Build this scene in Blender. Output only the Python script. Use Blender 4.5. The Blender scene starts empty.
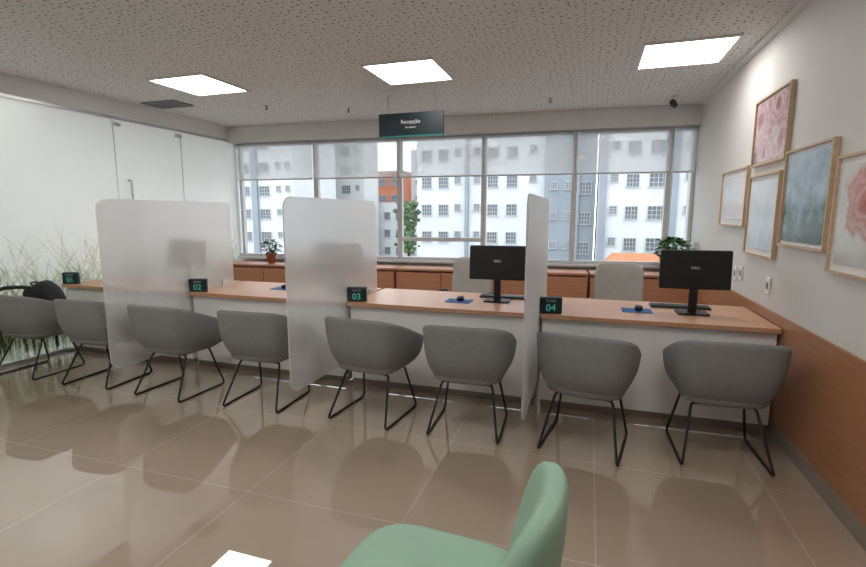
import bpy, bmesh, math, random
from mathutils import Vector, Matrix, Euler
random.seed(7)
R=math.radians
scene=bpy.context.scene
COL=scene.collection
scene.view_settings.view_transform='Standard'

# ---------------------------------------------------------------- materials
def mat_new(name):
    m=bpy.data.materials.new(name); m.use_nodes=True
    nt=m.node_tree; b=nt.nodes['Principled BSDF']
    return m,nt,b
def N(nt,t,**k):
    n=nt.nodes.new(t)
    for a,v in k.items(): setattr(n,a,v)
    return n
def L(nt,a,b): nt.links.new(a,b)
def ramp(nt,stops,interp='LINEAR'):
    r=N(nt,'ShaderNodeValToRGB'); r.color_ramp.interpolation=interp
    e=r.color_ramp.elements
    while len(e)<len(stops): e.new(0.5)
    for i,(p,c) in enumerate(stops):
        e[i].position=p; e[i].color=(*c,1)
    return r
def simple(name,col,rough=.5,metal=0,var=.06,scale=6,bump=0,bscale=200,spec=None):
    m,nt,b=mat_new(name)
    tc=N(nt,'ShaderNodeTexCoord'); no=N(nt,'ShaderNodeTexNoise'); no.inputs['Scale'].default_value=scale
    L(nt,tc.outputs['Object'],no.inputs['Vector'])
    c0=tuple(max(0,c*(1-var)) for c in col); c1=tuple(min(1,c*(1+var)) for c in col)
    r=ramp(nt,[(.3,c0),(.7,c1)]); L(nt,no.outputs['Fac'],r.inputs['Fac']); L(nt,r.outputs['Color'],b.inputs['Base Color'])
    b.inputs['Roughness'].default_value=rough; b.inputs['Metallic'].default_value=metal
    if spec is not None: b.inputs['Specular IOR Level'].default_value=spec
    if bump:
        n2=N(nt,'ShaderNodeTexNoise'); n2.inputs['Scale'].default_value=bscale
        L(nt,tc.outputs['Object'],n2.inputs['Vector'])
        bp=N(nt,'ShaderNodeBump'); bp.inputs['Strength'].default_value=bump; bp.inputs['Distance'].default_value=.002
        L(nt,n2.outputs['Fac'],bp.inputs['Height']); L(nt,bp.outputs['Normal'],b.inputs['Normal'])
    return m
def wood(name,c0,c1,rough=.4,stretch=(1,14,14),scale=3):
    m,nt,b=mat_new(name)
    tc=N(nt,'ShaderNodeTexCoord'); mp=N(nt,'ShaderNodeMapping'); mp.inputs['Scale'].default_value=stretch
    no=N(nt,'ShaderNodeTexNoise'); no.inputs['Scale'].default_value=scale; no.inputs['Detail'].default_value=6
    L(nt,tc.outputs['Object'],mp.inputs['Vector']); L(nt,mp.outputs['Vector'],no.inputs['Vector'])
    r=ramp(nt,[(.3,c0),(.7,c1)]); L(nt,no.outputs['Fac'],r.inputs['Fac']); L(nt,r.outputs['Color'],b.inputs['Base Color'])
    b.inputs['Roughness'].default_value=rough
    return m
def emis(name,col,st):
    m,nt,b=mat_new(name); b.inputs['Base Color'].default_value=(*col,1)
    b.inputs['Emission Color'].default_value=(*col,1); b.inputs['Emission Strength'].default_value=st
    return m

M={}
M['wall']=simple('wall_paint',(.66,.645,.62),.7,var=.015,scale=2)
M['whitepaint']=simple('white_paint',(.70,.70,.69),.6,var=.015)
M['deskwhite']=simple('white_laminate',(.88,.875,.86),.45,var=.01)
M['desk']=wood('peach_wood_laminate',(.56,.295,.17),(.63,.35,.21),.33,(1,12,12))
M['woodwall']=wood('wainscot_wood',(.34,.145,.07),(.40,.185,.095),.4,(12,1,12))
M['cab']=wood('cabinet_wood',(.44,.19,.10),(.52,.24,.13),.4,(1,12,12))
M['oak']=wood('light_oak',(.50,.35,.22),(.60,.44,.29),.5,(4,4,4),8)
M['base']=simple('taupe_baseboard',(.27,.22,.18),.4)
M['grayfab']=simple('gray_fabric',(.235,.235,.24),.85,var=.04,scale=40,bump=.15,bscale=500,spec=.2)
M['greenfab']=simple('mint_green_vinyl',(.30,.47,.35),.55,var=.04,scale=8,bump=.1,bscale=300)
M['black']=simple('black_metal',(.010,.010,.011),.4,var=.1)
M['blackplastic']=simple('black_plastic',(.007,.007,.009),.45,var=.1)
M['blackfab']=simple('black_nylon',(.012,.012,.014),.7,var=.3,bump=.6,bscale=60)
M['steel']=simple('brushed_steel',(.55,.55,.56),.3,1,var=.05)
M['alu']=simple('white_aluminium',(.60,.61,.62),.4,0,var=.02)
M['bluepad']=simple('blue_mousepad',(.03,.13,.34),.7)
M['cream']=simple('greige_leather',(.40,.385,.35),.6)
M['sign']=simple('dark_sign_face',(.008,.022,.028),.35,var=.1)
M['teal']=simple('teal_edge',(.02,.20,.19),.4)
M['tealtext']=emis('teal_lettering',(.08,.50,.43),.28)
M['whitetext']=simple('white_lettering',(.8,.8,.8),.5)
M['greytext']=simple('grey_lettering',(.40,.42,.43),.5)
M['terra']=simple('terracotta',(.42,.13,.06),.8)
M['roof']=simple('clay_roof_tiles',(.42,.17,.08),.8,var=.3,scale=8)
M['leaf']=simple('green_leaf',(.05,.14,.03),.5,var=.5,scale=30)
M['treeleaf']=simple('tree_leaf',(.055,.10,.04),.8,var=.6,scale=3)
M['soil']=simple('soil',(.03,.02,.015),.9)
M['bark']=simple('bark',(.05,.035,.02),.9)
M['bwhite']=simple('white_render_facade',(.53,.55,.57),.8,var=.05,scale=.3)
M['bcream']=simple('cream_facade',(.43,.435,.43),.8,var=.05,scale=.3)
M['bgray']=simple('gray_concrete_facade',(.22,.25,.285),.8,var=.08,scale=.3)
M['bred']=simple('red_brick_facade',(.40,.14,.075),.8,var=.1,scale=.5)
M['bframe']=simple('grey_window_frame',(.38,.40,.42),.5)
M['bglass']=simple('dark_window_glass',(.08,.095,.11),.3,var=.5,scale=.4)
M['street']=simple('street_asphalt',(.25,.25,.25),.9)
M['mat']=simple('white_mat_board',(.74,.73,.72),.7)
M['grille']=simple('gray_grille',(.22,.22,.22),.5)

# ceiling
m,nt,b=mat_new('perforated_ceiling')
tc=N(nt,'ShaderNodeTexCoord')
def dots(scale,rad,off):
    mp=N(nt,'ShaderNodeMapping'); mp.inputs['Location'].default_value=(off,off*1.7,0)
    L(nt,tc.outputs['Object'],mp.inputs['Vector'])
    v=N(nt,'ShaderNodeTexVoronoi'); v.voronoi_dimensions='2D'; v.inputs['Scale'].default_value=scale; v.inputs['Randomness'].default_value=.6
    L(nt,mp.outputs['Vector'],v.inputs['Vector'])
    sp=N(nt,'ShaderNodeSeparateColor'); L(nt,v.outputs['Color'],sp.inputs['Color'])
    mu=N(nt,'ShaderNodeMath',operation='MULTIPLY_ADD'); mu.inputs[1].default_value=rad*.75; mu.inputs[2].default_value=rad*.55
    L(nt,sp.outputs['Red'],mu.inputs[0])
    lt=N(nt,'ShaderNodeMath',operation='LESS_THAN'); L(nt,v.outputs['Distance'],lt.inputs[0]); L(nt,mu.outputs[0],lt.inputs[1])
    return lt
a=dots(18,.15,0)
mc=N(nt,'ShaderNodeMix',data_type='RGBA'); mc.inputs[6].default_value=(.69,.69,.685,1); mc.inputs[7].default_value=(.22,.20,.185,1)
L(nt,a.outputs[0],mc.inputs[0]); L(nt,mc.outputs[2],b.inputs['Base Color']); b.inputs['Roughness'].default_value=.85
M['ceil']=m
# floor
m,nt,b=mat_new('polished_porcelain_tile')
tc=N(nt,'ShaderNodeTexCoord')
mp=N(nt,'ShaderNodeMapping'); mp.inputs['Location'].default_value=(-.09+9,-2.0+9,0)
L(nt,tc.outputs['Object'],mp.inputs['Vector'])
br=N(nt,'ShaderNodeTexBrick'); br.offset=0; br.squash=1
br.inputs['Scale'].default_value=1; br.inputs['Brick Width'].default_value=.9; br.inputs['Row Height'].default_value=.9
br.inputs['Mortar Size'].default_value=.0024; br.inputs['Mortar Smooth'].default_value=0
br.inputs['Color1'].default_value=(.42,.33,.25,1); br.inputs['Color2'].default_value=(.435,.345,.26,1); br.inputs['Mortar'].default_value=(.60,.51,.42,1)
L(nt,mp.outputs['Vector'],br.inputs['Vector'])
no=N(nt,'ShaderNodeTexNoise'); no.inputs['Scale'].default_value=3; no.inputs['Detail'].default_value=5
L(nt,tc.outputs['Object'],no.inputs['Vector'])
mm=N(nt,'ShaderNodeMix',data_type='RGBA',blend_type='MULTIPLY'); mm.inputs[0].default_value=1
rr=ramp(nt,[(.3,(.96,.96,.96)),(.7,(1,1,1))]); L(nt,no.outputs['Fac'],rr.inputs['Fac'])
L(nt,br.outputs['Color'],mm.inputs[6]); L(nt,rr.outputs['Color'],mm.inputs[7]); L(nt,mm.outputs[2],b.inputs['Base Color'])
b.inputs['Roughness'].default_value=.015; b.inputs['IOR'].default_value=1.9
b.inputs['Coat Weight'].default_value=.9; b.inputs['Coat Roughness'].default_value=.008; b.inputs['Coat IOR'].default_value=1.65
M['floor']=m
# frosted panels
def frosted(name,col,trans,rough,ior,mixd):
    m,nt,b=mat_new(name)
    out=nt.nodes['Material Output']; nt.nodes.remove(b)
    tc=N(nt,'ShaderNodeTexCoord'); no=N(nt,'ShaderNodeTexNoise'); no.inputs['Scale'].default_value=3
    L(nt,tc.outputs['Object'],no.inputs['Vector'])
    r=ramp(nt,[(.3,tuple(x*.98 for x in col)),(.7,col)]); L(nt,no.outputs['Fac'],r.inputs['Fac'])
    rf=N(nt,'ShaderNodeBsdfRefraction'); rf.inputs['Roughness'].default_value=rough; rf.inputs['IOR'].default_value=ior
    rf.inputs['Color'].default_value=(.97,.97,.97,1)
    df=N(nt,'ShaderNodeBsdfDiffuse'); L(nt,r.outputs['Color'],df.inputs['Color'])
    tl=N(nt,'ShaderNodeBsdfTranslucent'); L(nt,r.outputs['Color'],tl.inputs['Color'])
    m1=N(nt,'ShaderNodeMixShader'); m1.inputs[0].default_value=trans; L(nt,df.outputs[0],m1.inputs[1]); L(nt,tl.outputs[0],m1.inputs[2])
    m2=N(nt,'ShaderNodeMixShader'); m2.inputs[0].default_value=mixd; L(nt,rf.outputs[0],m2.inputs[1]); L(nt,m1.outputs[0],m2.inputs[2])
    gl=N(nt,'ShaderNodeBsdfGlossy'); gl.inputs['Roughness'].default_value=.25
    m3=N(nt,'ShaderNodeMixShader'); m3.inputs[0].default_value=.04; L(nt,m2.outputs[0],m3.inputs[1]); L(nt,gl.outputs[0],m3.inputs[2])
    L(nt,m3.outputs[0],out.inputs['Surface'])
    return m
M['frost']=frosted('frosted_acrylic',(.96,.96,.97),.4,.42,1.10,.42)
M['frostwall']=frosted('frosted_glass_film',(.82,.84,.83),.5,.5,1.3,.92)
# clear glass
m,nt,b=mat_new('clear_glass'); out=nt.nodes['Material Output']; nt.nodes.remove(b)
tr=N(nt,'ShaderNodeBsdfTransparent'); tr.inputs['Color'].default_value=(.96,.98,.99,1)
gl=N(nt,'ShaderNodeBsdfGlossy'); gl.inputs['Roughness'].default_value=.02
mx=N(nt,'ShaderNodeMixShader'); mx.inputs[0].default_value=.04
L(nt,tr.outputs[0],mx.inputs[1]); L(nt,gl.outputs[0],mx.inputs[2]); L(nt,mx.outputs[0],out.inputs['Surface'])
M['glass']=m
# blind fabric
m,nt,b=mat_new('screen_blind_fabric'); out=nt.nodes['Material Output']; nt.nodes.remove(b)
tr=N(nt,'ShaderNodeBsdfTransparent')
tc=N(nt,'ShaderNodeTexCoord'); no=N(nt,'ShaderNodeTexNoise'); no.inputs['Scale'].default_value=5
L(nt,tc.outputs['Object'],no.inputs['Vector']); r=ramp(nt,[(.3,(.64,.64,.64)),(.7,(.68,.68,.67))]); L(nt,no.outputs['Fac'],r.inputs['Fac'])
df=N(nt,'ShaderNodeBsdfDiffuse'); tl=N(nt,'ShaderNodeBsdfTranslucent'); L(nt,r.outputs['Color'],df.inputs['Color']); L(nt,r.outputs['Color'],tl.inputs['Color'])
m1=N(nt,'ShaderNodeMixShader'); m1.inputs[0].default_value=.6; L(nt,df.outputs[0],m1.inputs[1]); L(nt,tl.outputs[0],m1.inputs[2])
m2=N(nt,'ShaderNodeMixShader'); m2.inputs[0].default_value=.42; L(nt,tr.outputs[0],m2.inputs[1]); L(nt,m1.outputs[0],m2.inputs[2])
L(nt,m2.outputs[0],out.inputs['Surface']); M['blind']=m
M['led']=emis('led_diffuser',(1,.985,.955),11)

# art prints
def art(name,stops,scale,detail=4,grad=0,dist=0.0,blooms=(),gx=0):
    m,nt,b=mat_new(name)
    tc=N(nt,'ShaderNodeTexCoord'); no=N(nt,'ShaderNodeTexNoise'); no.inputs['Scale'].default_value=scale; no.inputs['Detail'].default_value=detail; no.inputs['Distortion'].default_value=dist
    L(nt,tc.outputs['Object'],no.inputs['Vector'])
    sx=N(nt,'ShaderNodeSeparateXYZ'); L(nt,tc.outputs['Object'],sx.inputs[0])
    def MA(op,a,b_=None,c_=None):
        n=N(nt,'ShaderNodeMath',operation=op)
        for i,q in enumerate((a,b_,c_)):
            if q is None: continue
            if isinstance(q,(int,float)): n.inputs[i].default_value=q
            else: L(nt,q,n.inputs[i])
        return n.outputs[0]
    src=MA('MULTIPLY_ADD',sx.outputs['Z'],grad,no.outputs['Fac']) if grad else no.outputs['Fac']
    if gx: src=MA('MULTIPLY_ADD',sx.outputs['X'],gx,src)
    r=ramp(nt,stops); L(nt,src,r.inputs['Fac']); cur=r.outputs['Color']
    n2=N(nt,'ShaderNodeTexNoise'); n2.inputs['Scale'].default_value=12; n2.inputs['Detail'].default_value=3; L(nt,tc.outputs['Object'],n2.inputs['Vector'])
    for cx,cz,rad,np_,cin,cmid,cout in blooms:
        dx=MA('SUBTRACT',sx.outputs['X'],cx); dz=MA('SUBTRACT',sx.outputs['Z'],cz)
        rr_=MA('SQRT',MA('ADD',MA('MULTIPLY',dx,dx),MA('MULTIPLY',dz,dz)))
        th=MA('ARCTAN2',dz,dx)
        pet=MA('MULTIPLY_ADD',MA('ABSOLUTE',MA('COSINE',MA('MULTIPLY',th,np_/2))),.15,.85)
        f=MA('DIVIDE',rr_,MA('MULTIPLY',pet,rad)); f=MA('MULTIPLY_ADD',MA('SUBTRACT',n2.outputs['Fac'],.5),.9,f)
        pr=ramp(nt,[(.0,cin),(.25,cmid),(.42,cout),(.55,cmid),(.72,cout),(.85,cmid),(1.0,cout)]); L(nt,f,pr.inputs['Fac'])
        mr=N(nt,'ShaderNodeMapRange'); mr.inputs['From Min'].default_value=.82; mr.inputs['From Max'].default_value=1.1; mr.inputs['To Min'].default_value=1; mr.inputs['To Max'].default_value=0
        L(nt,f,mr.inputs['Value'])
        mxx=N(nt,'ShaderNodeMix',data_type='RGBA'); L(nt,mr.outputs['Result'],mxx.inputs[0]); L(nt,cur,mxx.inputs[6]); L(nt,pr.outputs['Color'],mxx.inputs[7]); cur=mxx.outputs[2]
    L(nt,cur,b.inputs['Base Color']); b.inputs['Roughness'].default_value=.12
    return m
pk=((.36,.16,.19),(.50,.30,.33),(.70,.56,.57))
A_peony=art('pink_blossom_print',[(.35,(.12,.07,.08)),(.6,(.32,.20,.21))],7,3,0,1.0,blooms=[(-.24,.08,.25,5,*pk),(.24,-.10,.26,5,*pk),(.12,.17,.2,5,*pk),(-.10,-.16,.18,5,*pk)])
A_forest=art('misty_forest_print',[(.22,(.04,.075,.045)),(.40,(.09,.16,.13)),(.54,(.24,.34,.41)),(.8,(.42,.53,.62))],7,8,1.1,.2)
A_pale=art('pale_mist_print',[(.25,(.46,.52,.58)),(.5,(.62,.61,.61)),(.75,(.70,.60,.58))],4,4,0,.5,gx=.5)
A_blush=art('pale_blue_print',[(.25,(.42,.50,.56)),(.5,(.56,.61,.65)),(.75,(.68,.70,.71))],5,5,.6,.4)
A_red=art('red_petal_print',[(.35,(.60,.60,.59)),(.6,(.68,.68,.67))],5,3,0,.8,blooms=[(-.02,.06,.20,5,(.42,.11,.09),(.54,.24,.21),(.64,.44,.42))])

# ---------------------------------------------------------------- geometry helpers
def finish(ob,mat,parent,loc,rot,smooth):
    if mat is not None:
        for mm in (mat if isinstance(mat,(list,tuple)) else [mat]): ob.data.materials.append(mm)
    ob.location=loc; ob.rotation_euler=rot
    COL.objects.link(ob)
    if parent is not None: ob.parent=parent
    if smooth:
        for p in ob.data.polygons: p.use_smooth=True
    return ob
def mesh(name,v,f,mat,parent=None,loc=(0,0,0),rot=(0,0,0),smooth=False):
    me=bpy.data.meshes.new(name); me.from_pydata([tuple(x) for x in v],[],f); me.validate(); me.update()
    bm=bmesh.new(); bm.from_mesh(me); bmesh.ops.recalc_face_normals(bm,faces=bm.faces); bm.to_mesh(me); bm.free()
    return finish(bpy.data.objects.new(name,me),mat,parent,loc,rot,smooth)
def box(name,size,loc,mat,parent=None,bev=.004,rot=(0,0,0),seg=2,at=(0,0,0)):
    bm=bmesh.new(); bmesh.ops.create_cube(bm,size=1)
    for v in bm.verts: v.co=Vector((v.co.x*size[0]+at[0],v.co.y*size[1]+at[1],v.co.z*size[2]+at[2]))
    if bev: bmesh.ops.bevel(bm,geom=bm.edges[:],offset=min(bev,min(size)*.45),segments=seg,affect='EDGES',profile=.5)
    me=bpy.data.meshes.new(name); bm.to_mesh(me); bm.free()
    return finish(bpy.data.objects.new(name,me),mat,parent,loc,rot,False)
def boxes(name,lst,mat,parent=None,loc=(0,0,0),rot=(0,0,0),bev=0):
    bm=bmesh.new()
    for s,c in lst:
        r=bmesh.ops.create_cube(bm,size=1)
        for v in r['verts']: v.co=Vector((v.co.x*s[0]+c[0],v.co.y*s[1]+c[1],v.co.z*s[2]+c[2]))
    if bev: bmesh.ops.bevel(bm,geom=bm.edges[:],offset=bev,segments=1,affect='EDGES')
    me=bpy.data.meshes.new(name); bm.to_mesh(me); bm.free()
    return finish(bpy.data.objects.new(name,me),mat,parent,loc,rot,False)
def lathe(name,prof,mat,parent=None,loc=(0,0,0),rot=(0,0,0),n=24,smooth=True):
    v=[];f=[]
    for r,z in prof:
        for i in range(n):
            a=2*math.pi*i/n; v.append((r*math.cos(a),r*math.sin(a),z))
    for k in range(len(prof)-1):
        for i in range(n):
            j=(i+1)%n; f.append((k*n+i,k*n+j,(k+1)*n+j,(k+1)*n+i))
    f.append(tuple(range(n))[::-1]); f.append(tuple((len(prof)-1)*n+i for i in range(n)))
    return mesh(name,v,f,mat,parent,loc,rot,smooth)
def roundpath(pts,r,seg=5,closed=False):
    P=[Vector(p) for p in pts]; out=[]
    n=len(P)
    for i in range(n):
        if not closed and i in (0,n-1): out.append(P[i]); continue
        a=P[(i-1)%n]; b=P[i]; c=P[(i+1)%n]
        d1=(a-b); d2=(c-b); rr=min(r,d1.length*.45,d2.length*.45)
        p1=b+d1.normalized()*rr; p2=b+d2.normalized()*rr
        for k in range(seg+1):
            t=k/seg; out.append((1-t)**2*p1+2*(1-t)*t*b+t*t*p2)
    return out
def tubev(P,rad,n=8,closed=False):
    v=[];f=[]; m=len(P); up=None
    for i in range(m):
        a=P[(i-1)%m] if (closed or i>0) else P[i]; c=P[(i+1)%m] if (closed or i<m-1) else P[i]
        t=(c-a).normalized()
        if up is None:
            up=Vector((0,0,1)) if abs(t.z)<.9 else Vector((1,0,0))
        s=t.cross(up)
        if s.length<1e-4: s=t.cross(Vector((0,1,0)))
        s.normalize(); up=s.cross(t).normalized()
        for k in range(n):
            an=2*math.pi*k/n; v.append(P[i]+(s*math.cos(an)+up*math.sin(an))*rad)
    for i in range(m if closed else m-1):
        for k in range(n):
            l=(k+1)%n; j=(i+1)%m; f.append((i*n+k,i*n+l,j*n+l,j*n+k))
    if not closed: f.append(tuple(range(n))); f.append(tuple((m-1)*n+k for k in range(n))[::-1])
    return v,f
def tube(name,pts,rad,mat,parent=None,loc=(0,0,0),rot=(0,0,0),rnd=.03,closed=False,n=8):
    v,f=tubev(roundpath(pts,rnd,5,closed),rad,n,closed)
    return mesh(name,v,f,mat,parent,loc,rot,True)
def multitube(name,paths,rad,mat,parent=None,rnd=.03,loc=(0,0,0),n=8):
    V=[];F=[]
    for pts in paths:
        v,f=tubev(roundpath(pts,rnd),rad,n); o=len(V); V+=v; F+=[tuple(i+o for i in q) for q in f]
    return mesh(name,V,F,mat,parent,loc,(0,0,0),True)
def supel(name,abc,e1,e2,mat,parent=None,loc=(0,0,0),rot=(0,0,0),deform=None,nu=32,nv=18):
    def sp(x,e): return math.copysign(abs(x)**e,x)
    v=[];f=[]
    for j in range(1,nv):
        ph=-math.pi/2+math.pi*j/nv
        for i in range(nu):
            th=2*math.pi*i/nu
            v.append(Vector((abc[0]*sp(math.cos(ph),e1)*sp(math.cos(th),e2),abc[1]*sp(math.cos(ph),e1)*sp(math.sin(th),e2),abc[2]*sp(math.sin(ph),e1))))
    for j in range(nv-2):
        for i in range(nu):
            k=(i+1)%nu; f.append((j*nu+i,j*nu+k,(j+1)*nu+k,(j+1)*nu+i))
    v.append(Vector((0,0,-abc[2]))); v.append(Vector((0,0,abc[2]))); s=len(v)-2
    for i in range(nu):
        k=(i+1)%nu; f.append((s,k,i)); f.append((s+1,(nv-2)*nu+i,(nv-2)*nu+k))
    if deform: v=[deform(p) for p in v]
    return mesh(name,v,f,mat,parent,loc,rot,True)
def rpanel(name,w,h,t,r,mat,parent=None,loc=(0,0,0),rot=(0,0,0),seg=8):
    pts=[]
    for cx,cz,a0 in ((w/2-r,h/2-r,0),(-w/2+r,h/2-r,90),(-w/2+r,-h/2+r,180),(w/2-r,-h/2+r,270)):
        for k in range(seg+1):
            a=R(a0+90*k/seg); pts.append((cx+r*math.cos(a),cz+r*math.sin(a)))
    n=len(pts); v=[(x,-t/2,z) for x,z in pts]+[(x,t/2,z) for x,z in pts]
    f=[tuple(range(n)),tuple(range(2*n-1,n-1,-1))]+[(i,(i+1)%n,n+(i+1)%n,n+i) for i in range(n)]
    return mesh(name,v,f,mat,parent,loc,rot)
def empty(name,loc=(0,0,0),rot=(0,0,0)):
    e=bpy.data.objects.new(name,None); e.empty_display_size=.1; e.location=loc; e.rotation_euler=rot; COL.objects.link(e); return e
def text(name,s,size,mat,parent,loc,rot=(R(90),0,0),ext=.001,align='CENTER'):
    cu=bpy.data.curves.new(name,'FONT'); cu.body=s; cu.size=size; cu.extrude=ext; cu.align_x=align; cu.align_y='CENTER'
    tmp=bpy.data.objects.new(name+'_t',cu); COL.objects.link(tmp)
    dg=bpy.context.evaluated_depsgraph_get(); dg.update()
    me=bpy.data.meshes.new_from_object(tmp.evaluated_get(dg)); bpy.data.objects.remove(tmp)
    ob=bpy.data.objects.new(name,me); me.materials.clear()
    return finish(ob,mat,parent,loc,rot,False)
def tag(ob,label,cat,group=None):
    ob['label']=label; ob['category']=cat
    if group: ob['group']=group
    return ob
def struct(ob): ob['kind']='structure'; return ob
def copy_thing(root,loc,rot=None,label=None):
    n=root.copy(); COL.objects.link(n); n.location=loc
    if rot is not None: n.rotation_euler=rot
    if label: n['label']=label
    def rec(o,p):
        for c in list(o.children):
            k=c.copy(); COL.objects.link(k); k.parent=p; k.matrix_parent_inverse=c.matrix_parent_inverse.copy(); rec(c,k)
    rec(root,n)
    return n

# ---------------------------------------------------------------- room
XL,XR,ZC,YB=-5.45,1.26,2.84,-1.6
XF=-8.6
FS=.075; FR=math.atan(FS)
def fy(x): return 6.91+FS*x
def fac(x,dy,z): return (x-dy*math.sin(FR),fy(x)+dy,z)
def rebase(ob):
    d=Vector(ob.location); ob.data.transform(Matrix.Translation(d)); ob.location=(0,0,0)
o=struct(box('floor',(XR-XF+.2,9.2,.1),((XR+XF)/2,YB+4.5,-.05),M['floor'],bev=0)); rebase(o)
o=struct(box('ceiling',(XR-XF+.2,9.2,.1),((XR+XF)/2,YB+4.5,ZC+.05),M['ceil'],bev=0)); rebase(o)
struct(box('wall_right',(.15,9.2,ZC),(XR+.075,YB+4.5,ZC/2),M['wall'],bev=0))
struct(box('wall_front',(XR-XF+.2,.15,ZC),((XR+XF)/2,YB-.075,ZC/2),M['wall'],bev=0))
struct(box('trim_1',(.014,8.6,.72),(XR-.008,YB+4.3,.10+.36),M['woodwall'],bev=.002))
struct(box('baseboard_right',(.016,8.6,.10),(XR-.009,YB+4.3,.05),M['base'],bev=.002))
struct(box('trim_2',(.06,8.4,.02),(XR-.03,YB+4.2,ZC-.01),M['whitepaint'],bev=0))
mid=(XR+XL)/2
struct(box('wall_back',(XR-XL+.1,.14,.80),fac(mid,.10,.40),M['whitepaint'],bev=0,rot=(0,0,FR)))
struct(box('trim_3',(XR-XL+.02,.22,.24),fac(mid,-.02,ZC-.12),M['whitepaint'],bev=.004,rot=(0,0,FR)))
struct(box('trim_4',(XR-XL-.04,.16,.03),fac(mid,.0,.80),M['alu'],bev=.003,rot=(0,0,FR)))
edges=[-5.44,-5.356,-4.03,-2.69,-1.447,-.222,.952,1.25]
z0,z1=.815,2.60
for i in range(7):
    a,b_=edges[i],edges[i+1]; w=b_-a; cx=(a+b_)/2; h=z1-z0; t=.035 if w>.2 else .012
    L_=[((t,.07,h),(-w/2+t/2,0,0)),((t,.07,h),(w/2-t/2,0,0)),((w-2*t,.07,.05),(0,0,-h/2+.025)),((w-2*t,.07,.05),(0,0,h/2-.025))]
    if i in (3,): L_.append(((w-2*t,.075,.055),(0,0,1.13-(z0+z1)/2)))
    o=boxes('window_%d'%(i+1),L_,M['alu'],None,fac(cx,.03,(z0+z1)/2),(0,0,FR)); struct(o)
    g=box('glass_pane',(w-2*t,.006,h-.1),(0,.0,0),M['glass'],o,bev=0)
    if i==0: continue
    e=empty('roller_blind',fac(cx,-.07,2.02),(0,0,FR)); tag(e,'half-lowered white translucent screen roller blind over the window','window blind','roller blinds along the windows')
    bw=w-.03
    box('fabric',(bw,.0012,.56),(0,0,.29),M['blind'],e,bev=0)
    box('bottom_bar',(bw,.012,.022),(0,0,.01),M['alu'],e,bev=.002)
    lathe('roller_tube',[(.02,-bw/2),(.02,bw/2)],M['alu'],e,(0,.02,.55),(0,R(90),0),n=12)

# left frosted glass wall
gw=box('wall_left',(.012,8.1,2.64),(XL,YB+4.05,1.32+.01),M['frostwall'],bev=0); struct(gw)
gw['label']='frosted glass partition with printed grass film'
struct(box('trim_5',(.10,8.1,.19),(XL-.02,YB+4.05,ZC-.095),M['whitepaint'],bev=0))
struct(box('trim_6',(.05,8.1,.035),(XL,YB+4.05,2.635),M['steel'],bev=.002))
struct(box('baseboard_left',(.03,8.1,.03),(XL,YB+4.05,.015),M['steel'],bev=.002))
d=boxes('door_1',[((.014,.006,2.6),(0,-.5,0)),((.014,.006,2.6),(0,.5,0))],M['steel'],None,(XL+.008,4.95,1.31)); struct(d)
tube('handle',[(.01,-.36,-.55),(.06,-.36,-.55),(.06,-.36,.60),(.01,-.36,.60)],.014,M['steel'],d,rnd=.02)
box('hinge',(.03,.10,.04),(.01,.46,1.25),M['steel'],d)
box('hinge',(.03,.10,.04),(.01,-.46,1.25),M['steel'],d)
def blades(n,ymin,ymax,hmin,hmax,wid,plume=False):
    V=[];F=[]
    for k in range(n):
        y=random.uniform(ymin,ymax); h=random.uniform(hmin,hmax); lean=random.choice((-1,1))*random.uniform(.05,.55)*h; seg=14
        x=.001+random.random()*.003
        zb=random.uniform(0,.25); o=len(V)
        for s in range(seg+1):
            t=s/seg; yy=y+lean*t**2.2; zz=zb+h*(t-.22*t**3*abs(lean)/h)
            if plume: ww=wid*(.07+ ((.6+.7*random.random())*math.sin(math.pi*min(1,(t-.6)/.4)) if t>.6 else 0))
            else: ww=wid*(1-t**1.5)+.0004
            V+=[(x,yy-ww/2,zz),(x,yy+ww/2,zz)]
        for s in range(seg): F.append((o+2*s,o+2*s+1,o+2*s+3,o+2*s+2))
    return V,F
def film(col,den):
    m,nt,b=mat_new('film_print'); out=nt.nodes['Material Output']; nt.nodes.remove(b)
    tc=N(nt,'ShaderNodeTexCoord'); no=N(nt,'ShaderNodeTexNoise'); no.inputs['Scale'].default_value=4
    L(nt,tc.outputs['Object'],no.inputs['Vector']); r=ramp(nt,[(.35,tuple(c*.75 for c in col)),(.65,col)]); L(nt,no.outputs['Fac'],r.inputs['Fac'])
    df=N(nt,'ShaderNodeBsdfDiffuse'); tl=N(nt,'ShaderNodeBsdfTranslucent'); L(nt,r.outputs['Color'],df.inputs['Color']); L(nt,r.outputs['Color'],tl.inputs['Color'])
    m1=N(nt,'ShaderNodeMixShader'); L(nt,df.outputs[0],m1.inputs[1]); L(nt,tl.outputs[0],m1.inputs[2])
    tr=N(nt,'ShaderNodeBsdfTransparent'); m2=N(nt,'ShaderNodeMixShader')
    sx=N(nt,'ShaderNodeSeparateXYZ'); L(nt,tc.outputs['Object'],sx.inputs[0])
    mr=N(nt,'ShaderNodeMapRange'); mr.inputs['From Min'].default_value=.5; mr.inputs['From Max'].default_value=1.45; mr.inputs['To Min'].default_value=den; mr.inputs['To Max'].default_value=den*.25
    L(nt,sx.outputs['Z'],mr.inputs['Value']); L(nt,mr.outputs['Result'],m2.inputs[0])
    L(nt,tr.outputs[0],m2.inputs[1]); L(nt,m1.outputs[0],m2.inputs[2]); L(nt,m2.outputs[0],out.inputs['Surface']); return m
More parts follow.
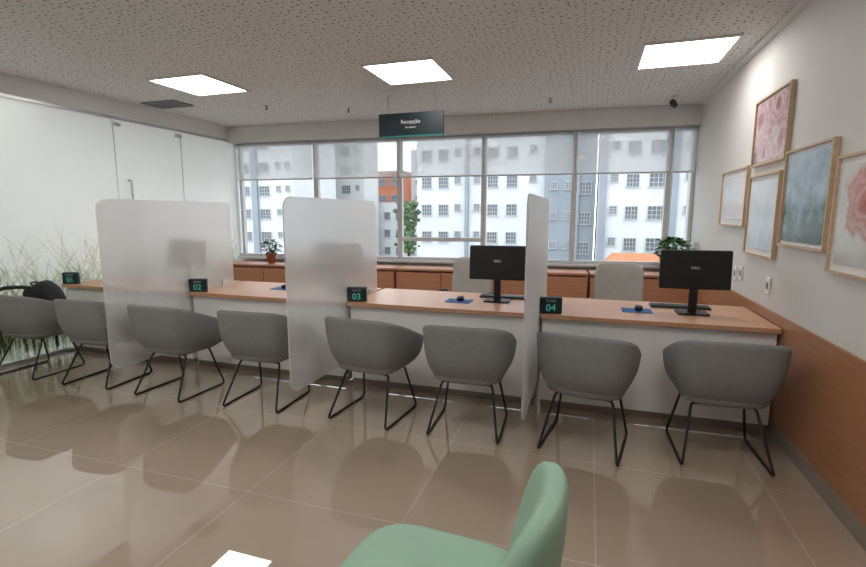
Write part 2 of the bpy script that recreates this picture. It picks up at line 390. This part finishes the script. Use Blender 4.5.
for nm,n,mt,hm,hx,wd,pl in (('soft_grass_film',1900,film((.42,.52,.24),.20),.35,1.15,.030,False),('grass_film',2600,film((.36,.46,.20),.28),.35,1.05,.0055,False),('plume_film',420,film((.88,.86,.68),.5),.75,1.35,.026,True)):
    V,F=blades(n,-3.0,4.0,hm,hx,wd,pl)
    ob=mesh(nm,V,F,mt,gw,(.007,0,-1.33)); ob['kind']='stuff'

# ---------------------------------------------------------------- ceiling fixtures
led=empty('ceiling_light',(-1.69,4.50,ZC)); tag(led,'square recessed white led ceiling panel, switched on','ceiling light','led ceiling panels')
boxes('frame',[((.69,.02,.02),(0,.335,-.008)),((.69,.02,.02),(0,-.335,-.008)),((.02,.65,.02),(.335,0,-.008)),((.02,.65,.02),(-.335,0,-.008))],M['whitepaint'],led)
box('diffuser',(.65,.65,.008),(0,0,-.006),M['led'],led,bev=0)
for x,y in ((.69,4.70),(-3.94,4.26),(-1.69,1.7),(.4,1.6),(-3.94,1.5),(-1.69,-.7),(-3.94,-.7),(-6.15,3.1)):
    copy_thing(led,(x,y,ZC))
v=empty('air_vent',(-5.0,4.85,ZC)); tag(v,'gray slatted air grille in the ceiling','air vent')
boxes('frame',[((.5,.03,.02),(0,.14,-.008)),((.5,.03,.02),(0,-.14,-.008)),((.03,.26,.02),(.235,0,-.008)),((.03,.26,.02),(-.235,0,-.008))],M['grille'],v)
boxes('slats',[((.44,.012,.015),(0,-.11+.028*k,-.007)) for k in range(9)],M['grille'],v)
sp=empty('fire_sprinkler',(-.5,6.0,ZC)); tag(sp,'small steel fire sprinkler head under the ceiling','sprinkler','ceiling sprinklers')
lathe('escutcheon',[(.03,0),(.03,-.006),(.012,-.012)],M['steel'],sp)
lathe('head',[(.008,-.01),(.008,-.045),(.022,-.048),(.022,-.052)],M['grille'],sp)
copy_thing(sp,(-3.0,5.75,ZC)); copy_thing(sp,(-3.9,5.3,ZC))
cc=empty('security_camera',(.86,6.35,ZC)); tag(cc,'small black bullet security camera on a ceiling mount','security camera')
lathe('mount',[(.035,0),(.035,-.012),(.012,-.02),(.012,-.05)],M['whitepaint'],cc)
lathe('camera_body',[(.028,-.06),(.034,-.05),(.034,.05),(.03,.055)],M['black'],cc,(0,0,-.08),(R(80),0,R(-20)))

# hanging sign
s=empty('hanging_sign',(-1.98,5.3,2.37)); tag(s,'dark suspended reception sign with white lettering and teal edge','sign')
box('sign_board',(.78,.03,.25),(0,0,.14),M['sign'],s,bev=.003)
box('edge_strip',(.78,.034,.016),(0,0,.008),M['teal'],s,bev=.003)
tube('rod',[(-.28,0,.26),(-.28,0,.47)],.004,M['steel'],s,n=6); tube('rod',[(.28,0,.26),(.28,0,.47)],.004,M['steel'],s,n=6)
text('lettering','Recepção',.060,M['whitetext'],s,(0,-.0160,.165),ext=.0004)
text('lettering','Reception',.030,M['whitetext'],s,(0,-.0160,.105),ext=.0004)

# ---------------------------------------------------------------- desks
def desk(x0,x1,label):
    w=x1-x0; e=empty('reception_desk',((x0+x1)/2,3.64,0)); tag(e,label,'desk','reception desks')
    box('desktop',(w,.82,.035),(0,.41,.7325),M['desk'],e,bev=.003)
    box('modesty_panel',(w-.012,.018,.655),(0,.055,.3875),M['deskwhite'],e,bev=.002)
    box('gap_shade_strip',(w-.012,.02,.058),(0,.085,.031),M['base'],e,bev=.002)  # dark strip added to stand in for the shaded gap under the panel
    for sx in (-1,1):
        box('side_panel',(.03,.70,.70),(sx*(w/2-.025),.43,.3625),M['deskwhite'],e,bev=.002)
    return e
lb='reception desk with peach wood top and white front panel'
DX=[(-5.39,-3.71),(-3.67,-1.995),(-1.955,-.36),(-.32,1.235)]
for k,(a,b_) in enumerate(DX): desk(a,b_,'peach wood desk against the wood-panelled wall' if k==3 else lb)
for x in (-3.69,-1.975,-.34):
    e=empty('desk_partition',(x,3.55,.22)); tag(e,'frosted white acrylic partition with rounded corners between desks','desk partition','frosted desk partitions')
    rpanel('screen',1.48,1.40,.012,.09,M['frost'],e,(0,0,.70),(0,0,R(90)))
    box('bracket',(.036,.05,.05),(0,.28,.55),M['steel'],e); box('bracket',(.036,.05,.05),(0,.58,.55),M['steel'],e)

# number displays
for n,x in (('01',-5.31),('02',-3.595),('03',-1.885),('04',-.255)):
    e=empty('counter_display',(x,3.69,.75),(0,0,R(18 if n in('01','02') else 14))); tag(e,'small dark counter number display reading %s in teal'%n,'counter display','counter number displays')
    box('body',(.17,.035,.125),(0,0,.0635),M['sign'],e,bev=.008)
    box('rim',(.172,.010,.128),(0,.016,.064),M['teal'],e,bev=.004)
    text('digits',n,.076,M['tealtext'],e,(0,-.0185,.045))
    text('caption','Guichê',.026,M['greytext'],e,(0,-.0185,.100))

# monitors
def monitor(x,y,rz,label):
    e=empty('computer_monitor',(x,y,.75),(0,0,rz)); tag(e,label,'monitor','desktop monitors')
    rpanel('base',.22,.17,.012,.02,M['blackplastic'],e,(0,0,.006),(R(90),0,0))
    box('stand',(.06,.022,.24),(0,.0,.13),M['blackplastic'],e,bev=.006)
    box('back_shell',(.49,.035,.295),(0,0,.335),M['blackplastic'],e,bev=.012,rot=(R(-4),0,0),seg=3)
    box('screen',(.475,.004,.28),(0,.019,.335),M['bglass'],e,bev=0,rot=(R(-4),0,0))
    text('logo','DELL',.028,M['whitetext'],e,(0,-.0190,.35),(R(86),0,0),ext=.0008)
    return e
for x,y,rz in ((-4.12,4.1,0),(-2.25,4.02,0),(-.735,4.08,R(2)),(.77,4.02,R(2))): 
    monitor(x,y,rz,'black flat monitor seen from behind on the desk')
kb=empty('keyboard',(-.70,4.27,.75)); tag(kb,'slim black keyboard lying on the desk','keyboard','keyboards')
box('keyboard_base',(.44,.13,.014),(0,0,.008),M['blackplastic'],kb,bev=.004)
boxes('keys',[((.024,.019,.006),(-.20+.0286*i,-.045+.0225*j,.018)) for i in range(15) for j in range(5)],M['black'],kb)
for p in ((.72,4.25,.75),(-2.30,4.27,.75),(-4.12,4.27,.75)): copy_thing(kb,p)
mp_=empty('mouse_pad',(-1.05,3.98,.75)); tag(mp_,'thin blue mouse pad on the desk','mouse pad','blue mouse pads')
rpanel('pad',.22,.18,.004,.01,M['bluepad'],mp_,(0,0,.002),(R(90),0,0))
ms=empty('computer_mouse',(-1.04,3.99,.7545)); tag(ms,'black computer mouse on a blue pad','computer mouse','computer mice')
supel('mouse_body',(.03,.052,.02),.7,.8,M['blackplastic'],ms,(0,0,.019))
box('scroll_wheel',(.006,.018,.006),(0,.03,.036),M['grille'],ms,bev=.002)
for x,y in ((.38,4.00),(-2.93,4.12),(-4.85,4.1)):
    copy_thing(mp_,(x,y,.75)); copy_thing(ms,(x+.015,y+.01,.7545))

# ---------------------------------------------------------------- visitor chairs
def sgnp(x,e): return math.copysign(abs(x)**e,x)
def shell_mesh():
    nph,nt_=52,12; pm=R(140); V=[];F=[]
    for i in range(nph+1):
        ph=-pm+2*pm*i/nph
        ux=sgnp(math.sin(ph),.44); uy=-sgnp(math.cos(ph),.44)
        fwd=(uy+1)/2                       # 0 at the back, 1 at the front
        ztop=.785-.25*fwd**1.15-.004*abs(ux)**4
        for j in range(nt_+1):
            t=j/nt_
            g=1-(1-t)**4.2
            rx=.170+.095*g+.026*t; ry=.155+.130*g+.025*t
            z=.352+(ztop-.352)*t**1.05
            V.append((rx*ux,ry*uy+.03,z))
    for i in range(nph):
        for j in range(nt_):
            a=i*(nt_+1)+j; F.append((a,a+nt_+1,a+nt_+2,a+1))
    return V,F
ch=empty('visitor_chair',(0,0,0))
V,F=shell_mesh(); o=mesh('backrest',V,F,M['grayfab'],ch,smooth=True)
md=o.modifiers.new('s','SOLIDIFY'); md.thickness=.034; md.offset=0
md=o.modifiers.new('b','SUBSURF'); md.levels=1; md.render_levels=1
supel('seat',(.243,.265,.055),.45,.45,M['grayfab'],ch,(0,.05,.415))
for sx in (-1,1):
    tube('leg',[(sx*.05,-.08,.35),(sx*.175,-.10,.35),(sx*.24,-.275,.009),(sx*.24,.225,.009),(sx*.18,.13,.36),(sx*.05,.11,.36)],.0085,M['black'],ch,rnd=.035)
tube('crossbar',[(-.175,-.105,.345),(.175,-.105,.345)],.0075,M['black'],ch)
tag(ch,'gray upholstered tub chair with black wire sled legs','chair','gray visitor chairs')
CH=[(-4.99,3.12,2),(-4.14,3.14,4),(-3.29,3.13,-2),(-2.44,3.18,2),(-1.50,3.20,-6),(-.76,3.20,2),(.03,3.19,-10),(.82,3.30,2)]
ch.location=(CH[0][0],CH[0][1],0); ch.rotation_euler=(0,0,R(CH[0][2]))
for x,y,r_ in CH[1:]: copy_thing(ch,(x,y,0),(0,0,R(r_)))
# backpack
bp=empty('backpack',(-4.93,3.19,.475),(R(0),0,R(15))); tag(bp,'slumped black nylon backpack sitting on a gray chair','backpack')
def slump(p): 
    k=max(0,p.z+.18)
    return Vector((p.x*(1.15-.5*k)-.6*k*k,p.y*(1.1-.3*k)+.008*math.sin(p.x*40),p.z+.30*p.x*max(0,p.z/.19)+.01*math.sin(p.x*30)))
supel('bag_body',(.17,.095,.185),.6,.65,M['blackfab'],bp,(0,0,.185),deform=slump)
supel('front_pocket',(.12,.04,.085),.5,.6,M['blackfab'],bp,(-.01,-.085,.13))
tube('handle',[(-.12,-.01,.34),(-.14,-.02,.375),(-.07,-.02,.385),(-.05,-.01,.36)],.008,M['blackfab'],bp)
tube('shoulder_strap',[(-.10,-.05,.33),(-.20,-.10,.345),(-.30,-.14,.34),(-.40,-.13,.30)],.018,M['blackfab'],bp,rnd=.09)
box('zip_line',(.20,.004,.006),(-.02,-.113,.18),M['grille'],bp,bev=.001)

# staff chairs
oc=empty('office_chair',(.31,5.05,0),(0,0,R(180)))
tag(oc,'greige upholstered swivel office chair behind the desk','office chair','staff office chairs')
def bend(p): return Vector((p.x,p.y+1.1*p.x*p.x,p.z))
supel('backrest',(.235,.04,.26),.35,.4,M['cream'],oc,(0,-.21,.745),(R(8),0,0),deform=bend)
supel('seat',(.24,.24,.05),.4,.5,M['cream'],oc,(0,.0,.45))
for sx in (-1,1): tube('armrest',[(sx*.2,0,.42),(sx*.28,0,.42),(sx*.28,-.08,.64),(sx*.28,.14,.65)],.014,M['black'],oc,rnd=.05)
lathe('gas_column',[(.03,.09),(.03,.25),(.018,.25),(.018,.41)],M['black'],oc)
multitube('star_base',[[(0,0,.10),(.27*math.cos(R(72*k)),.27*math.sin(R(72*k)),.07)] for k in range(5)],.016,M['black'],oc)
for k in range(5): lathe('caster',[(.026,-.02),(.028,-.01),(.028,.01),(.026,.02)],M['black'],oc,(.27*math.cos(R(72*k)),.27*math.sin(R(72*k)),.028),(R(90),0,R(72*k)),n=14)
copy_thing(oc,(-1.27,5.15,0),(0,0,R(172)))

# ---------------------------------------------------------------- green chair near the camera
gc=empty('lounge_chair',(-.35,1.05,0),(0,0,R(86))); tag(gc,'mint green upholstered chair on the tiled floor','chair')
supel('seat',(.27,.265,.06),.5,.5,M['greenfab'],gc,(0,.02,.485))
def gb(p):
    u=(p.z+.27)/.54
    w=1-.14*max(0,p.z/.27)**2
    th=1.35-.55*u
    return Vector((p.x*w,p.y*th+.8*p.x*p.x-.10*u,p.z))
supel('backrest',(.275,.052,.27),.55,.6,M['greenfab'],gc,(0,-.205,.618),(0,0,0),deform=gb)
for sx in (-1,1):
    for sy in (-1,1):
        tube('leg',[(sx*.16,sy*.16+.02,.44),(sx*.22,sy*.22+.02,.0)],.012,M['oak'],gc,n=10)

# ---------------------------------------------------------------- low cabinets under the windows
cabs=[(-5.36,-4.0),(-3.97,-2.62),(-2.59,-1.30),(-1.27,-.03),(0.0,1.17)]
for a,b_ in cabs:
    w=b_-a; e=empty('low_cabinet',fac((a+b_)/2,-.32,0),(0,0,FR)); tag(e,'low reddish wood storage cabinet below the window','cabinet','window cabinets')
    box('body',(w,.38,.70),(0,0,.35),M['cab'],e,bev=.002); box('top',(w+.01,.41,.03),(0,-.005,.735),M['cab'],e,bev=.003)
    for sx in (-1,1):
        box('door',(w/2-.012,.018,.64),(sx*w/4,-.20,.37),M['cab'],e,bev=.002)

# potted plants
def plant(x,z,s,label,n=40,spread=1.0,ls=1.0):
    e=empty('potted_plant',fac(x,-.32,z)); tag(e,label,'plant','potted plants')
    lathe('pot',[(.05*s,0),(.075*s,.13*s),(.085*s,.13*s),(.085*s,.155*s),(.07*s,.155*s),(.065*s,.14*s)],M['terra'],e)
    lathe('soil',[(.066*s,.13*s),(.066*s,.142*s)],M['soil'],e)
    V=[];F=[]
    for k in range(n):
        # small oval leaf placed on a loose rounded crown
        az=random.uniform(0,6.28); rr=random.random()**.5; hh=random.uniform(0,1)
        cr=math.sin(math.pi*(.12+.8*hh))*.15*s*spread
        base=Vector((math.cos(az)*cr*rr,math.sin(az)*cr*rr,.15*s+hh*.20*s*ls))
        d=Vector((math.cos(az),math.sin(az),random.uniform(-.4,.8))).normalized(); ln=random.uniform(.05,.085)*s; wd=.020*s
        side=(d.cross(Vector((0,0,1))).normalized()+Vector((0,0,random.uniform(-.5,.5)))).normalized(); o=len(V)
        for q in range(6):
            t=q/5; p=base+d*ln*t+Vector((0,0,-.02*s*t*t)); ww=wd*(.08+math.sin(math.pi*t**.8))
            V+=[p-side*ww,p+side*ww]
        for q in range(5): F.append((o+2*q,o+2*q+1,o+2*q+3,o+2*q+2))
    mesh('foliage',V,F,M['leaf'],e)
    multitube('stems',[[(0,0,.13*s),(random.uniform(-.05,.05)*s,random.uniform(-.05,.05)*s,(.15+.17*ls)*s)] for k in range(6)],.004,M['leaf'],e,n=5)
    return e
plant(-4.66,.75,1.0,'small green plant in a terracotta pot on the cabinet',130,.9,1.0)
plant(.99,.75,1.2,'bushy green plant in a terracotta pot on the cabinet',240,1.15,1.15)

# ---------------------------------------------------------------- pictures
def picture(y0,y1,za,zb,art_,label,mb=.035):
    w=y1-y0; h=zb-za
    e=empty('framed_picture',(XR-.002,(y0+y1)/2,(za+zb)/2),(0,0,R(-90))); tag(e,label,'picture')
    t=.014
    boxes('frame',[((w,.03,t),(0,-.015,h/2-t/2)),((w,.03,t),(0,-.015,-h/2+t/2)),((t,.03,h-2*t),(w/2-t/2,-.015,0)),((t,.03,h-2*t),(-w/2+t/2,-.015,0))],M['oak'],e)
    box('mat_board',(w-2*t,.012,h-2*t),(0,-.008,0),M['mat'],e,bev=0)
    box('print',(w-2*t-2*mb,.003,h-2*t-2*mb),(0,-.0165,0),art_,e,bev=0)
picture(3.90,4.62,1.87,2.38,A_peony,'pink blossom photograph in a light oak frame',.01)
picture(3.19,3.87,1.29,1.91,A_forest,'misty blue forest print in a light oak frame',.02)
picture(4.70,5.50,1.39,1.90,A_pale,'pale misty print in a light oak frame',.05)
picture(3.95,4.62,1.18,1.80,A_blush,'pale blue-gray print in a light oak frame',.04)
picture(2.48,3.13,1.19,1.80,A_red,'white print with red bloom in a light oak frame',.04)
for y,z in ((4.86,.98),(4.70,1.0),(4.03,.985)):
    e=empty('wall_outlet',(XR-.001,y,z),(0,0,R(-90))); tag(e,'white plastic outlet plate on the wall','wall outlet','outlet plates on the wall')
    box('plate',(.075,.012,.12),(0,-.006,0),M['whitetext'],e,bev=.004); box('socket',(.035,.006,.05),(0,-.013,0),M['grille'],e,bev=.002)

# ---------------------------------------------------------------- outside
G=-13
o=struct(box('ground',(160,120,.2),(-10,68,G-.1),M['street'],bev=0))
def bwin(w,h):
    me_v=[];me_f=[];mi=[]
    def add(s,c,k):
        x,y,z=s; o=len(me_v)
        for a in (-.5,.5):
            for b_ in (-.5,.5):
                for c_ in (-.5,.5): me_v.append((a*x+c[0],b_*y+c[1],c_*z+c[2]))
        for q in ((0,1,3,2),(4,6,7,5),(0,4,5,1),(2,3,7,6),(0,2,6,4),(1,5,7,3)): me_f.append(tuple(i+o for i in q)); mi.append(k)
    add((w,.05,h),(0,0,0),1)
    t=.06
    for s,c in (((w,.12,t),(0,-.03,h/2)),((w+.2,.25,t),(0,-.08,-h/2)),((t,.12,h),(w/2,-.03,0)),((t,.12,h),(-w/2,-.03,0)),((t,.1,h),(0,-.02,0)),((t*.7,.1,h),(w*.25,-.02,0)),((t*.7,.1,h),(-w*.25,-.02,0)),((w,.1,t*.8),(0,-.02,h*.18)),((w,.1,t*.8),(0,-.02,-h*.16))): add(s,c,0)
    me=bpy.data.meshes.new('window'); me.from_pydata(me_v,[],me_f)
    me.materials.append(M['bframe']); me.materials.append(M['bglass'])
    for p,k in zip(me.polygons,mi): p.material_index=k
    return me
WM={'s':bwin(1.0,1.1),'m':bwin(1.4,1.15),'t':bwin(.6,.7)}
def building(x0,x1,y,top,mat,cols,label,rows=(-6,9),fh=2.75,zoff=0.0,bands=None,balc=None,depth=10):
    e=empty('apartment_building',((x0+x1)/2,y,G)); tag(e,label,'building','apartment buildings outside')
    w=x1-x0
    box('facade',(w,depth,top-G),(0,depth/2,(top-G)/2),mat,e,bev=0)
    if bands:
        for bx,bw_ in bands: box('pilaster',(bw_,.5,top-G),(bx-(x0+x1)/2,-.1,(top-G)/2),M['bgray'],e,bev=0)
    for r_ in range(*rows):
        z=1.5+zoff+r_*fh
        if z<-11 or z>top-1.0: continue
        for cx,kind in cols:
            o=bpy.data.objects.new('window',WM[kind]); COL.objects.link(o); o.parent=e; o.location=(cx-(x0+x1)/2,-.03,z-G+(.25 if kind=='t' else 0))
        if balc:
            for bx,bw_ in balc:
                box('balcony',(bw_,1.0,1.0),(bx-(x0+x1)/2,-.5,z-G-1.1),mat,e,bev=0)
    return e
building(-44,-33.5,50,20,M['bwhite'],[(-42.5,'m'),(-40.3,'s'),(-37.6,'m'),(-35.6,'t'),(-34.3,'t')],'white rendered apartment building with small windows',rows=(-3,6),bands=[(-38.9,.8)])
building(-42.5,-31.2,64,20,M['bcream'],[(-41,'s'),(-38.6,'m'),(-36.4,'s'),(-34.0,'m'),(-32.2,'t')],'cream apartment building with balconies',rows=(-3,6),zoff=.8,balc=[(-38.6,2.2)],depth=5)
building(-38,-31.4,80,9,M['bred'],[(-37.2,'t'),(-35.3,'m'),(-33,'m')],'red apartment building with square windows',rows=(0,3))
building(-31.4,-24,84,13,M['bwhite'],[(-30.2,'t'),(-28.3,'m'),(-26,'s')],'distant white apartment building behind the tree',rows=(-1,4))
building(-36.5,-19.5,71,3.3,M['bwhite'],[(-35,'s'),(-32.8,'m'),(-30.6,'s'),(-28.6,'s'),(-26.5,'s'),(-24.5,'s'),(-22.5,'m'),(-20.6,'t')],'lower white apartment building with small windows',rows=(-3,1),zoff=-.3,depth=5)
building(-17.3,-4.2,48,20,M['bwhite'],[(-16.2,'s'),(-14.4,'s'),(-12.9,'t'),(-10.9,'t'),(-9.3,'s'),(-7.4,'s'),(-5.4,'t')],'white apartment building with rows of grey framed windows',rows=(-3,6),zoff=.4,bands=[(-11.9,.35)])
building(-4.2,.4,47,20,M['bgray'],[(-3.3,'t'),(-2.0,'t'),(-.5,'s')],'grey concrete apartment building with narrow windows',rows=(-3,6),zoff=-.4,bands=[(-1.25,.4)])
building(.6,12,45.5,20,M['bwhite'],[(1.9,'t'),(3.4,'s'),(5.4,'m'),(7.8,'t'),(9.1,'s'),(10.8,'t')],'white apartment building with grey vertical bands',rows=(-3,6),zoff=.1,bands=[(1.0,.6),(6.7,.5)])
hs=empty('house',(3.2,33,G)); tag(hs,'pale house with a pitched clay tile roof','house')
box('walls',(4.6,6,10.4),(0,3,5.2),M['bcream'],hs,bev=0)
mesh('roof',[(-2.6,-.4,10.3),(2.6,-.4,10.3),(2.6,6.4,10.3),(-2.6,6.4,10.3),(-1.6,3,11.8),(1.6,3,11.8)],[(0,1,5,4),(1,2,5),(2,3,4,5),(3,0,4),(0,3,2,1)],M['roof'],hs)
tr=empty('tree',(-14.45,38,G)); tag(tr,'tall leafy green tree outside the window','tree')
lathe('trunk',[(.3,0),(.2,6),(.08,14)],M['bark'],tr,n=10)
bm=bmesh.new()
for k in range(170):
    hh=random.random(); q=Vector((random.gauss(0,.32+.14*math.sin(9*hh)),random.gauss(0,.4),11.4+hh*4.0))
    r_=bmesh.ops.create_icosphere(bm,subdivisions=2,radius=random.uniform(.10,.24))
    for v_ in r_['verts']: v_.co=v_.co*(1+random.uniform(-.4,.4))+q
me=bpy.data.meshes.new('foliage'); bm.to_mesh(me); bm.free(); finish(bpy.data.objects.new('foliage',me),M['treeleaf'],tr,(0,0,0),(0,0,0),False)

# ---------------------------------------------------------------- world / camera
w=bpy.data.worlds.new('world'); scene.world=w; w.use_nodes=True
bg=w.node_tree.nodes['Background']; bg.inputs['Color'].default_value=(.94,.97,1,1); bg.inputs['Strength'].default_value=3.1
cam=bpy.data.cameras.new('camera'); co=bpy.data.objects.new('camera',cam); COL.objects.link(co)
cam.sensor_width=36; cam.lens=480/866*36; cam.clip_end=500; cam.clip_start=.05
co.location=(0,0,1.5); co.rotation_euler=(R(90-8.24),0,R(17.94)); scene.camera=co
